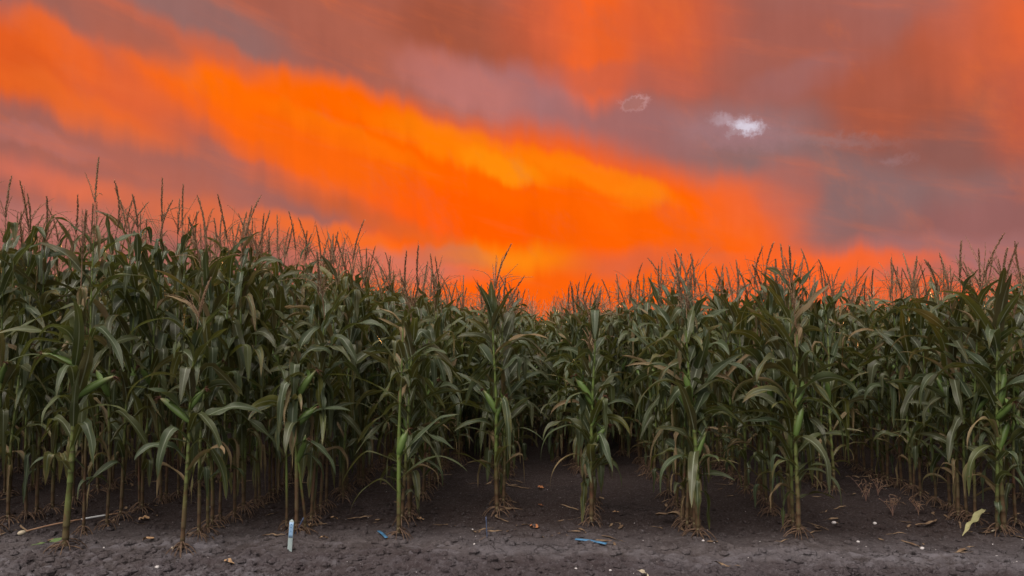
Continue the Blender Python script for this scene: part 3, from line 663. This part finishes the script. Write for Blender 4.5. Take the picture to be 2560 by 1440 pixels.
# ---- the remaining thousands: one mass
def template(rng, lod):
    V, Q, D, Y, Mi = [], [], [], [], []; n = 0
    for nm, g_, m, subs in corn(rng, 2.1, 2.4, lod, roots=False, upright=.35, zlow=.22):
        v, q, d, yv = g_.arr(); V.append(v); Q.append(q + n); D.append(d); Y.append(yv); n += len(v)
        Mi.append(np.full(len(q), {MLEAF: 0, MSTALK: 1, MHUSK: 2, MTAS: 3}[m]))
    return [np.concatenate(z) for z in (V, Q, D, Y, Mi)]
tmpl = {1: [template(np.random.default_rng(50 + i), 1) for i in range(14)], 2: [template(np.random.default_rng(90 + i), 2) for i in range(14)]}
AV, AQ, AD, AY, AM = [], [], [], [], []; n = 0
for i, (y, x, a, b, lx, k, words, px) in enumerate(rest):
    lod = 1 if y < 17 else 2
    v, q, d, yv, mi = tmpl[lod][i % 14]
    th = rng0.uniform(0, 6.28); c_, s_ = math.cos(th), math.sin(th)
    v2 = v.copy(); sx = rng0.uniform(.85, 1.15); v2[:, 0] = (v[:, 0] * c_ - v[:, 1] * s_) * sx + x; v2[:, 1] = (v[:, 0] * s_ + v[:, 1] * c_) * sx + y
    z = v[:, 2]; v2[:, 2] = np.where(z < 2.1 * .87, z * a / 2.1, a * .87 + (z - 2.1 * .87) * (b - a * .87) / (2.4 - 2.1 * .87)) + float(gh(x, y))
    AV.append(v2); AQ.append(q + n); AD.append(d); AY.append(yv); AM.append(mi); n += len(v)
o = bpy.data.objects.new('corn_field', quad_mesh('corn_field', *[np.concatenate(z) for z in (AV, AQ, AD, AY)], [MLEAF, MSTALK, MHUSK, MTAS], np.concatenate(AM)))
COL.objects.link(o); tag(o, 'dense mass of corn receding to the horizon behind the front rows', 'corn field', None, 'stuff')
print('field quads', sum(len(q) for q in AQ))

# ------------------------------------------------------------------ small things on the soil
def box_geo(L_, W_, T_, round_end=False, taper=0.0, n=10, bow=0.0):
    """flat bar along x with bevelled section, optionally round at +x"""
    u = np.linspace(0, 1, n); g_ = Geo(); sec = np.array([(-1, -.6), (-.9, -1), (.9, -1), (1, -.6), (1, .6), (.9, 1), (-.9, 1), (-1, .6)])
    wd = np.full(n, W_ / 2)
    if round_end: wd = wd * np.sqrt(np.clip(1 - np.clip((u * L_ - (L_ - W_ * .5)) / (W_ * .5), 0, 1) ** 2, .02, 1))
    if taper: wd = wd * (1 - taper * (1 - np.clip(u / .2, 0, 1)))
    V = np.stack([np.stack([np.full(8, uu * L_), sec[:, 0] * w_, sec[:, 1] * T_ / 2 + bow * math.sin(math.pi * uu)], -1) for uu, w_ in zip(u, wd)])
    Q = grid_q(n, 8, True); g_.add(V, Q, (0, 0, 0), 0)
    for r_, fl in ((0, 1), (n - 1, 0)):
        b_ = r_ * 8; qs = np.array([(0, 1, 6, 7), (1, 2, 5, 6), (2, 3, 4, 5)]); g_.Q.append((qs if fl == 0 else qs[:, ::-1]) + b_)
    return g_
# pale blue plot stake, leaning a little; blue label over the upper half with faded marks
x, y, z = on_ground(724, 1371); D = y
H_ = (1371 - 1296) / F * D * 1.0
st = thing('plot_stake', 'upright flat plant stake, light blue label above pale grey green plastic', 'plant stake', (x, y, z))
wd_ = 11.5 / F * D
lower = box_geo(H_ * 1.03 + .05, wd_, .004, True, 0, 26); so = add_obj('stake_blade', lower, MSTAKE, st, (0, 0, -.05)); so.rotation_euler = (0, R(-90 + 3.2), 0)
for o_ in (so,): o_.rotation_mode = 'XYZ'
def upright(o_, lean, dx=0, dz=0, dy=0):
    # local x -> up, local y -> world -x, local z -> towards the camera
    m = Matrix(((0., -1., 0.), (0., 0., -1.), (1., 0., 0.)))
    q = Matrix.Rotation(lean, 3, 'Y') @ m
    o_.rotation_euler = q.to_euler(); o_.location = Matrix.Rotation(lean, 3, 'Y') @ Vector((dx, dy, dz))
upright(so, R(3.4), 0, -.05)
lab = box_geo(H_ * .50, wd_ * .88, .001, False, 0, 6); lo = add_obj('label_strip', lab, MTAPE, so); lo.location = (.05 + H_ * .44, 0, .0028)
for k_, (fx, fw) in enumerate(((.86, .22), (.76, .30), (.64, .16))):
    d_ = box_geo(H_ * .025, wd_ * fw, .0006, False, 0, 3); do = add_obj('faded_mark', d_, MMARK, lo); do.location = ((fx - .44) * H_, 0, .0010)
# slate stick leaning behind the stake
def stick(name, px1, py1, px2, py2, dy2, r, m, label, cat, r2=None, z2=None, flat=1.0):
    a = np.array(on_ground(px1, py1)); d = pix_dir(px2, py2); k = (a[1] + dy2) / d.y; b = np.array([d.x * k, d.y * k, CAM_H + d.z * k])
    u = np.linspace(0, 1, 8)[:, None]; path = (b - a) * u + np.array([0, 0, -.01]) * (1 - u)
    o_ = add_obj(name, Geo().add(*tube(path, np.linspace(r, r2 or r, 8), 6, None, 0, flat)), m, None, tuple(a)); cap(o_); tag(o_, label, cat); return o_
def cap(o_):
    import bmesh
    bm = bmesh.new(); bm.from_mesh(o_.data); ed = [e for e in bm.edges if e.is_boundary]; bmesh.ops.holes_fill(bm, edges=ed, sides=12); bm.to_mesh(o_.data); bm.free()
stick('plastic_rod', 737, 1337, 759, 1294, .0, .005, MSLATE, 'dark slate blue rod slanting out of the soil right of the pale stake', 'rod')
stick('marker_rod', 1218, 1348, 1215, 1292, .0, .0035, MSLATE, 'thin dark grey rod standing upright before the tall middle plant', 'rod')
def flat_strip(name, px1, py1, px2, py2, w_, m, label, cat, lift=.008, t=.005):
    a = Vector(on_ground(px1, py1, lift)); b = Vector(on_ground(px2, py2, lift)); v = b - a
    o_ = add_obj(name, box_geo(v.length, w_, t, False, 0, 10, .004), m, None, a); o_.rotation_euler = v.to_track_quat('X', 'Z').to_euler(); tag(o_, label, cat); return o_
flat_strip('plastic_strip', 1439, 1354, 1516, 1366, .030, MBLUE, 'long bright blue plastic strip lying flat on bare soil', 'plastic strip', .018, .008)
flat_strip('plastic_chip', 946, 1334, 966, 1350, .022, MBLUE, 'small blue plastic chip lying beside the slender lone plant', 'plastic chip', .015)
# cane: knobbed tan stick with a white painted stretch
a = Vector(on_ground(46, 1341, .02)); b = Vector(on_ground(300, 1297, .05)); v = b - a
cn = thing('cane', 'long tan cane with a white stretch lying across the soil at the left', 'cane', a)
cn.rotation_euler = v.to_track_quat('X', 'Z').to_euler(); Lc = v.length
def seg(u0, u1, r, m, nm):
    u = np.linspace(u0, u1, 8); p = np.stack([u * Lc, .006 * np.sin(u * 9), .012 * np.sin(u * 4)], -1)
    o_ = add_obj(nm, Geo().add(*tube(p, r, 7)), m, cn); cap(o_)
seg(0.02, .62, .0062, MCANE, 'shaft'); seg(.60, .86, .0070, MCANEW, 'painted_band'); seg(.86, 1, .0058, MCANE, 'shaft')
u = np.linspace(0, math.pi, 8); add_obj('knob', Geo().add(*tube(np.stack([.02 - .028 * np.cos(u), 0 * u, 0 * u], -1), .017 * np.sin(u) + .001, 8)), MCREAM, cn)

def fallen(px, py, Ln, W, head, m, label, curl=35, name='fallen_leaf', kink=None, lift=.012, seed=1, dry=1.0, vf=.35, cat='leaf', tw=None):
    """a single dry leaf or blade resting on the soil"""
    rng = np.random.default_rng(seed); x, y, z = on_ground(px, py, lift)
    V, Q, D_, Y_ = leaf_geo(rng, (0, 0, 0), R(head), R(78), Ln, W, R(curl), kink, rng.normal(0, .5) if tw is None else tw, 14, 4, vf, .22, dry, rng.normal(0, .6), 1.0)
    # keep it on the soil
    zz = V[:, 2]; V[:, 2] = np.maximum(zz - zz.min() * .5, 0) * .6 + (gh(V[:, 0] + x, V[:, 1] + y) - (z - lift)) + .0
    o_ = add_obj(name, Geo().add(V, Q, D_, Y_), m, None, (x, y, z)); tag(o_, label, cat); return o_
fallen(78, 1373, .25, .055, 10, MGRN, 'green corn blade fallen flat between cane and thick stalked plant', 12, seed=3, tw=.25, vf=.2, lift=.025)
fallen(432, 1382, .085, .075, 60, MCREAM, 'cream coloured curled husk piece lying at the foot of the short left plant', 80, 'husk_piece', seed=4, cat='husk')
fallen(384, 1352, .09, .05, 200, MTANLEAF, 'tan leaf left of the cream husk', 60, seed=5)
fallen(372, 1300, .09, .05, 190, MTANLEAF, 'tan leaf in the shade between two left rows', 60, seed=6)
fallen(560, 1402, .07, .035, 5, MTANLEAF, 'small tan leaf on open soil right of the cream husk', 40, seed=7)
fallen(800, 1354, .07, .05, 20, MTANLEAF, 'tan leaf on grey soil right of the pale stake, nearest the camera', 70, seed=8)
fallen(752, 1330, .06, .035, 5, MTANLEAF, 'wedge shaped tan leaf touching the slate rod', 30, seed=9)
fallen(763, 1318, .07, .045, 10, MTANLEAF, 'curled tan leaf just above the wedge shaped one', 90, seed=10)
fallen(826, 1302, .08, .05, 0, MTANLEAF, 'tan leaf between the pale stake and the slender lone plant', 70, seed=11)
fallen(1042, 1299, .06, .045, 0, MTANLEAF, 'tan leaf right of the slender lone plant', 50, seed=12)
fallen(1325, 1321, .085, .05, 0, MRUST, 'rusty orange leaf on soil between the tall middle plant and blue strip', 50, seed=13)
fallen(1345, 1219, .06, .045, 0, MRUST, 'small orange leaf far back in the middle alley', 50, seed=14)
fallen(1346, 1267, .05, .04, 0, MRUST, 'small orange leaf halfway along the middle alley', 50, seed=15)
fallen(1532, 1285, .055, .03, 0, MTANLEAF, 'little tan leaf on bare soil right of the blue strip plant', 40, seed=16)
fallen(1594, 1438, .09, .06, 15, MCREAM, 'cream leaf scrap at the bottom border in crumbly dark soil', 70, seed=17)
fallen(1640, 1308, .38, .10, -10, MLITTER, 'curled brown dead blade at the foot of the thick clump', 60, seed=18, lift=.03)
fallen(2290, 1318, .30, .04, 20, MLITTER, 'brown dead blade left of the pale slumped blade', 30, seed=19)
fallen(2480, 1336, .16, .03, 10, MCREAM, 'pale dry scrap at the foot of the robust right plant', 30, seed=20)
rng_ = np.random.default_rng(21); bx_, by_ = ground_at(2462, 1322); bz_ = float(gh(bx_, by_)) + .135
V, Q, D_, Y_ = leaf_geo(rng_, (0, 0, 0), R(212), R(112), .36, .062, R(6), None, .5, 14, 4, .2, .2, 1.0, .1, 1.0)
V[:, 2] = np.maximum(V[:, 2], gh(V[:, 0] + bx_, V[:, 1] + by_) - bz_ + .008)
tag(add_obj('fallen_leaf', Geo().add(V, Q, D_, Y_), MPALE, None, (bx_, by_, bz_)), 'pale yellow green corn blade slumped onto the soil near the right border', 'leaf')
fallen(2045, 1328, .10, .05, 70, MLITTER, 'upturned grey brown leaf scrap right of the trailing leaf plant', 60, seed=22)
fallen(655, 1345, .20, .04, -20, MLITTER, 'grey brown dead blade left of the pale stake', 30, seed=23)
fallen(868, 1300, .20, .02, 5, MLITTER, 'thin dead blade between stake and slender plant', 10, seed=24)
# pebbles
def pebble(px, py, r, label, seed, m=MSTONE):
    rng = np.random.default_rng(seed); x, y, z = on_ground(px, py, r * .3); g_ = Geo()
    u = np.linspace(0.02, math.pi - .02, 7); k = 9; th = np.arange(k) * 6.283 / k
    sq = rng.uniform(.6, 1.2, 3); bump_ = 1 + rng.uniform(-.16, .16, (7, k)); bump_[0] = bump_[-1] = 1
    V = np.stack([np.sin(u)[:, None] * np.cos(th)[None] * bump_ * r * sq[0], np.sin(u)[:, None] * np.sin(th)[None] * bump_ * r * sq[1], np.cos(u)[:, None] * np.ones(k)[None] * bump_ * r * .65], -1)
    o_ = add_obj('pebble', g_.add(V, grid_q(7, k, True)[:, ::-1], (0, 0, 0), 0), m, None, (x, y, z)); tag(o_, label, 'pebble', 'pale pebbles on the soil'); return o_
for i_, (px, py, r, lb) in enumerate([
    (2085, 1314, .018, 'roundest pale pebble right of the trailing leaf plant'), (2187, 1309, .017, 'pale pebble below the dry weeds'),
    (2145, 1356, .012, 'small white pebble right of the trailing leaf plant, nearest the camera'), (1181, 1325, .011, 'white pebble left of the thin upright rod'),
    (1186, 1361, .009, 'tiny white pebble in front of the thin upright rod'), (1526, 1427, .009, 'tiny white pebble at the bottom edge left of the cream scrap'),
    (1717, 1380, .011, 'white pebble on open soil in front of the thick clump'), (531, 1378, .010, 'white pebble right of the cream husk'),
    (519, 1395, .010, 'white pebble nearest the camera right of the cream husk'), (260, 1371, .010, 'pale pebble right of the fallen green blade'),
    (393, 1424, .016, 'grey stone at the bottom left of the photo'), (703, 1323, .012, 'pale pebble left of the stake top'), (1758, 1353, .012, 'white pebble close under the thick clump'),
    (2305, 1372, .016, 'broad pale stone on open soil at lower right'), (2492, 1387, .010, 'small pale pebble in the lower right corner'), (1440, 1424, .009, 'tiny white pebble farthest left of the cream scrap')]):
    pebble(px, py, r, lb, 300 + i_)
# dry weeds in front of the set-back row
def weed(px, py, h, label, seed):
    rng = np.random.default_rng(seed); x, y, z = on_ground(px, py); t = thing('dry_weed', label, 'weed', (x, y, z), 'dry weeds before the set-back row')
    s_ = Geo(); hd = Geo()
    for j in range(7):
        a = rng.uniform(0, 6.28); u = np.linspace(0, 1, 6)[:, None]; ln = h * rng.uniform(.6, 1.1); sp = rng.uniform(.1, .6)
        p = np.array([math.cos(a) * sp, math.sin(a) * sp, 0]) * u ** 1.5 * ln + np.array([0, 0, 1]) * (u - .3 * sp * u ** 2) * ln
        s_.add(*tube(p, np.linspace(.0025, .001, 6), 3))
        for q in range(3):
            d = rng.normal(0, .4, 3) + np.array([0, 0, .3]); spike(rng, hd, p[3 + q % 3], d / np.linalg.norm(d), .06, np.array([0, 0, -.4]), 8, .009)
    add_obj('stems', s_, MWEED, t); add_obj('seed_heads', hd, MTAS, t)
weed(2165, 1255, .22, 'largest dry pinkish weed on the soil before the set-back row', 401)
weed(2232, 1290, .17, 'nearest dry weed with drooping seed heads before the set-back row', 402)
weed(2195, 1240, .18, 'dry weed tucked behind the largest one', 403); weed(2296, 1285, .13, 'low dry weed closest to the right hand row', 404)
# uncountable crumbs, grit and leaf litter
rng = np.random.default_rng(77); g_ = Geo()
for i_ in range(300):
    y = rng.uniform(4.9, 8.5); rows_x = [r[0] for r in ROWS if abs(r[0]) < 5]; x = rng.choice(rows_x) + rng.normal(0, .12) if rng.random() < .88 else rng.uniform(-4, 4)
    if y < 5.2 and rng.random() < .7: continue
    V, Q, D_, Y_ = leaf_geo(rng, (0, 0, 0), rng.uniform(0, 6.28), R(82), rng.uniform(.06, .26), rng.uniform(.008, .03), R(rng.uniform(5, 30)), None, rng.normal(0, 1), 7, 2, .3, .2, 1.0, rng.normal(0, .8), 1.0)
    V[:, 2] = np.maximum(V[:, 2], 0) * .5 + .006; V[:, 0] += x; V[:, 1] += y; V[:, 2] += gh(V[:, 0], V[:, 1]); g_.add(V, Q, D_, Y_)
tag(add_obj('leaf_litter', g_, MLITTER), 'thin brown leaf litter scattered round the corn stalks', 'leaf litter', None, 'stuff')
def crumbs(name, n_, ylo, yhi, rlo, rhi, m, label, cat, bias, seed):
    rng = np.random.default_rng(seed); g_ = Geo()
    oct_ = np.array([(1, 0, 0), (0, 1, 0), (-1, 0, 0), (0, -1, 0), (.2, .1, 1), (-.1, 0, -1)]); qq = np.array([(0, 1, 4, 4), (1, 2, 4, 4), (2, 3, 4, 4), (3, 0, 4, 4)])
    ring = lambda s_: None
    for i_ in range(n_):
        y = ylo + (yhi - ylo) * rng.random() ** bias; x = rng.uniform(-.78, .72) * y * 1.05; r = rlo + (rhi - rlo) * rng.random() ** 4
        th = np.arange(5) * 6.283 / 5 + rng.uniform(0, 6); P = []
        for zz, rr in ((-.4, .8), (.15, 1.0), (.55, .62), (.72, .08)):
            P.append(np.stack([np.cos(th) * rr * r * rng.uniform(.75, 1.2, 5), np.sin(th) * rr * r * rng.uniform(.75, 1.2, 5), np.full(5, zz * r)], -1))
        g_.add(np.concatenate(P) + np.array([x, y, float(gh(x, y))]), grid_q(4, 5, True), (0, 0, 0), 0)
    tag(add_obj(name, g_, m, None, None, False), label, cat, None, 'stuff')
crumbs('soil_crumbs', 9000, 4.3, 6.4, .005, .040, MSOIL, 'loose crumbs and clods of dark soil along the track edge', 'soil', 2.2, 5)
crumbs('pale_grit', 420, 4.35, 7.5, .002, .0055, MSTONE, 'tiny specks of pale grit strewn over the soil', 'grit', 1.3, 6)
